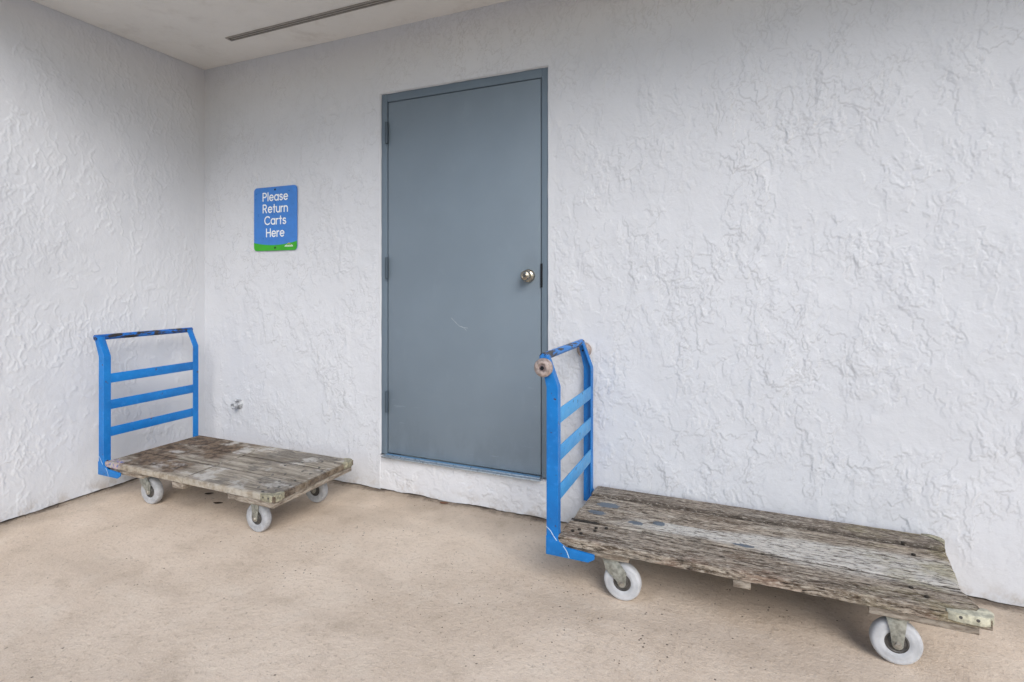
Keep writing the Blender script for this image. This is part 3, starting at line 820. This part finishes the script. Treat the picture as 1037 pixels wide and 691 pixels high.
def handle(parent, xp, ya, yb, mat_post, mat_slat, mat_bar, slats, zbar, lean, rollers):
    """welded frame: two posts, three flat slats, top bar and the feet that run under the bed"""
    pw, pd = .046, .036
    for y0 in (ya, yb-pd):
        sd = -1 if y0 == ya else 1
        m = MB(); post(m, xp-pw, xp, y0, y0+pd, sd, .146, .786, lean, zbar+.004)
        p = m.build('post', mat_post, parent)
        m = MB()
        P = [(xp-pw-.001, .143), (xp+.118, .143), (xp+.142, .158), (xp+.142, .176), (xp+.030, .181), (xp+.004, .196), (xp-.002, .214), (xp-pw-.001, .214)]
        f0, f1 = (y0-.003, y0+.0035) if sd < 0 else (y0+pd-.0035, y0+pd+.003)
        m.prism(P, f0, f1, 'xz', .0015)
        m.box(xp+.004, xp+.130, min(f0, f1)+.0005 if sd > 0 else f1-.001, (f1+.028) if sd < 0 else f1, .1445, .150, .001) if False else None
        m.build('foot', mat_post, p)
        if sd < 0:
            for pts in ([(xp-pw+.001, .250), (xp-pw+.018, .236), (xp-.016, .218), (xp-.003, .202)], [(xp+.022, .188), (xp+.036, .170), (xp+.046, .146)]):
                m = MB(); ribbon(m, pts, .0034, y0-.0036); m.build('weld_line', M_weld, p, 0)
    for z0, z1 in slats:
        m = MB(); m.box(xp-.007, xp-.0015, ya+pd-.004, yb-pd+.004, z0, z1, .0012)
        m.build('slat', mat_slat, parent)
    m = MB()
    xb = xp-pw/2+lean+.003
    m.tube([(xb, ya-.004, zbar), (xb, ya+.01, zbar), (xb, (ya+yb)/2, zbar), (xb, yb-.01, zbar), (xb, yb+.004, zbar)], .0155, 18)
    m.build('top_bar', mat_bar, parent, 50)
    if rollers:
        for y, sgn in ((ya, -1), (yb, 1)):
            m = MB(); c = Vector((xb+.008, y+sgn*.022, zbar-.038))
            m.lathe([(.0125, -.014), (.016, -.019), (.024, -.020), (.031, -.016), (.0355, -.007), (.036, 0), (.0355, .007), (.031, .016), (.024, .020), (.016, .019), (.0125, .014)], c, 'y', 36, closed=True)
            ro = m.build('roller', M_roller, parent, 60)
            m = MB(); m.lathe([(.005, -.012), (.0085, -.0155), (.0124, -.0145), (.0124, .0145), (.0085, .0155), (.005, .012)], c, 'y', 24, closed=True)
            m.build('roller_core', M_rollerin, ro, 40)
            m = MB(); m.tube([c+Vector((0, sgn*.017, 0)), c-Vector((0, sgn*.030, 0))], .0048, 10); m.lathe([(0, -.0185), (.008, -.018), (.008, -.0135)] if sgn < 0 else [(0, .0185), (.008, .018), (.008, .0135)], c, 'y', 6)
            m.build('roller_bolt', M_dark, ro, 30)

handle(cl, -.002, -.004, W1-.002, M_blue, M_blue, M_bar, ((.637, .688), (.493, .544), (.345, .396)), .884, -.052, False)
for (x, y, sw, ty) in ((.218, .084, .05, M_tyreg), (1.050, .075, None, M_tyreg), (.218, W1-.10, -.25, M_tyreg), (1.055, W1-.10, None, M_tyreg)):
    caster(cl, x, y, sw, .160, ty)

# ---------- cart along the wall on the right
cr = thing('platform_cart', 'long splintered grey plank cart beside the door, skateboard-type rollers on its blue handle', 'cart', (2.705, -.572, 0), 0, GRP)
W2 = .540
bd = [(-.004, 1.297, .000, 1.274, 0, .150, 0), (.012, 1.272, .006, 1.292, .156, .273, .002), (.010, 1.293, .014, 1.315, .279, .429, -.002), (.014, 1.316, .018, 1.332, .4375, W2, .005)]
dk = deck_mesh(bd, .188, .220, .0026, 5.0, (.009, .0032), .006)
deckR = dk.build('deck', M_woodR, cr, 60)
# dark sheet painted as shade in the rotten pocket at the handle end, knocked-out nail holes
m = MB()
P = [(.006, .142), (.05, .138), (.118, .143), (.122, .156), (.07, .158), (.006, .160)]
m.bm.faces.new([m.bm.verts.new((x, y, .2236)) for x, y in P]); m.build('pocket_shade', M_void, deckR, 0)
for (x, y) in ((.06, .075), (.075, .045), (.155, .125), (.12, .085), (.04, .055), (.118, .11), (1.16, .06), (1.13, .10), (1.19, .44), (1.2, .35)):
    m = MB(); m.lathe([(0, .2252), (.0055, .225), (.0066, .2238), (.0066, .214)], (x, y, 0), 'z', 10)
    m.build('nail', M_void, deckR)
m = MB(); m.box(1.001, 1.272, .012, W2-.012, .160, .1872, .003); m.build('cross_board', M_beam, cr)
m = MB(); m.box(.03, .262, .014, W2-.012, .160, .1872, .003); m.build('cross_board', M_beam, cr)
m = MB(); m.box(.612, .668, .010, W2-.012, .156, .1872, .004); m.build('cross_board', M_beam, cr)
bumper(cr, 1.300, .003, 1, -1, .108, .048, .197, .2235, .010)
bumper(cr, 1.330, W2-.002, 1, 1, .06, .045, .198, .228, .005, M_bumperL)
handle(cr, -.002, -.004, W2-.002, M_blue, M_blue2, M_bar2, ((.640, .698), (.494, .552), (.344, .402)), .898, -.038, True)
for (x, y, sw) in ((.192, .058, .0), (1.080, .058, None), (.192, W2-.075, .3), (1.085, W2-.075, None)):
    caster(cr, x, y, sw, .160, M_tyre)

# ------------------------------------------------------------------ dirt and litter on the slab
m = MB()
def crumb(x, y, r, flat=.5):
    k = random.randint(4, 6); a0 = random.random()*6.28; st = random.uniform(.5, 1)
    base = []; topv = []
    ca, sa = math.cos(a0), math.sin(a0)
    for i in range(k):
        a = 6.283*i/k; q = r*random.uniform(.6, 1.1)
        u, v_ = q*math.cos(a), q*math.sin(a)*st
        base.append(m.bm.verts.new((x+u*ca-v_*sa, y+u*sa+v_*ca, .0003)))
    c = m.bm.verts.new((x, y, r*flat))
    for i in range(k): m.bm.faces.new((base[i], base[(i+1) % k], c))
for _ in range(150):
    x = random.uniform(.05, 7); crumb(x, -abs(random.gauss(0, .02))-.004, random.uniform(.0015, .005))
for _ in range(90):
    y = random.uniform(-1.6, 0); crumb(abs(random.gauss(0, .018))+.004, y, random.uniform(.0015, .005))
for _ in range(260):
    x = random.uniform(.3, 4.6); y = -random.random()**1.2*1.9-.05
    crumb(x, y, random.choice((.0012, .0016, .002, .0026, .004)))
for cx, cy, n_, sp in ((1.60, -.66, 26, .07), (2.45, -.62, 90, .20), (2.3, -.85, 50, .2), (3.0, -.75, 40, .15), (1.30, -.70, 14, .05), (3.85, -.06, 12, .06), (.75, -.42, 14, .07)):
    for _ in range(n_): crumb(random.gauss(cx, sp), min(-.01, random.gauss(cy, sp*.5)), random.uniform(.0010, .0034))
tag(m.build('litter', M_leaf, smooth=0), 'dark grit and leaf crumbs scattered over the tan floor', 'litter', kind='stuff')

def leaf(name, label, x, y, L_, w_, rz, mat, grp=None):
    m = MB(); n_ = 8; rows = []
    for i in range(n_+1):
        t = i/n_; w = w_*math.sin(math.pi*min(1, t*.96+.03))**.8
        rows.append([((t-.5)*L_, s_*w/2, .001+.002*(2*t-1)**2 + (.002*abs(s_))) for s_ in (-1, 0, 1)])
    m.grid(rows); o = m.build(name, mat, None, 60, loc=(x, y, .001)); o.rotation_euler.z = rz
    tag(o, label, 'leaf', grp); return o
leaf('dry_leaf', 'curled brown leaf lying against the wall foot under the door', 1.885, -.028, .050, .022, .2, simple('brown_leaf', (.16, .065, .03), .8, 0, .4, 40, .001))
leaf('dry_leaf', 'dark leaf under the corner cart, nearer the side wall', .61, -.43, .050, .026, .5, M_leaf)
leaf('dry_leaf', 'dark thin leaf under the middle of the corner cart', .77, -.50, .052, .024, .35, M_leaf)
m = MB(); m.tube([(0, 0, .008), (.018, -.004, .014), (.036, .004, .012), (.046, -.006, .006)], [.006, .009, .008, .005], 8)
o = m.build('plastic_scrap', M_plastic, None, 60, loc=(1.00, -.022, 0))
tag(o, 'crumpled blue plastic scrap at the wall foot behind the corner cart wheel', 'litter')

# ------------------------------------------------------------------ camera
cam = bpy.data.cameras.new('camera'); co = bpy.data.objects.new('camera', cam); COL.objects.link(co)
F, YAW, HY, CX, CD, CH = 536.18, .4009, 287.26, 3.3285, 2.4985, 1.1798
cam.sensor_fit = 'HORIZONTAL'; cam.sensor_width = 36; cam.lens = F/1037*36
cam.shift_y = -(345.5-HY)/1037
co.location = (CX, -CD, CH); co.rotation_euler = (R(90), 0, YAW)
cam.clip_start = .05; cam.clip_end = 2000
sc.camera = co

# ------------------------------------------------------------------ light
SUN_EL, SUN_AZ = 36, 140     # azimuth clockwise from +y
wd = bpy.data.worlds.new('World'); sc.world = wd; wd.use_nodes = True
nt = wd.node_tree; bg = nt.nodes['Background']
sky = nt.nodes.new('ShaderNodeTexSky'); sky.sky_type = 'NISHITA'; sky.sun_disc = False
sky.sun_elevation = R(SUN_EL); sky.sun_rotation = R(SUN_AZ)
sky.air_density = 1.0; sky.dust_density = 1.0; sky.ozone_density = 1.0
nt.links.new(sky.outputs[0], bg.inputs[0]); bg.inputs[1].default_value = .15
sun = bpy.data.lights.new('sun', 'SUN'); sun.energy = 2.25; sun.angle = R(35); sun.color = (1, .975, .94)
so = bpy.data.objects.new('sun', sun); COL.objects.link(so)
dv = Vector((math.sin(R(SUN_AZ))*math.cos(R(SUN_EL)), math.cos(R(SUN_AZ))*math.cos(R(SUN_EL)), math.sin(R(SUN_EL))))
so.rotation_euler = dv.to_track_quat('Z', 'Y').to_euler(); so.location = (6, -6, 6)

sc.view_settings.view_transform = 'Standard'; sc.view_settings.look = 'None'; sc.view_settings.exposure = 0; sc.view_settings.gamma = 1
sc.render.engine = 'CYCLES'
sc.cycles.max_bounces = 7; sc.cycles.diffuse_bounces = 4
sc.cycles.use_adaptive_sampling = True; sc.cycles.adaptive_threshold = .03
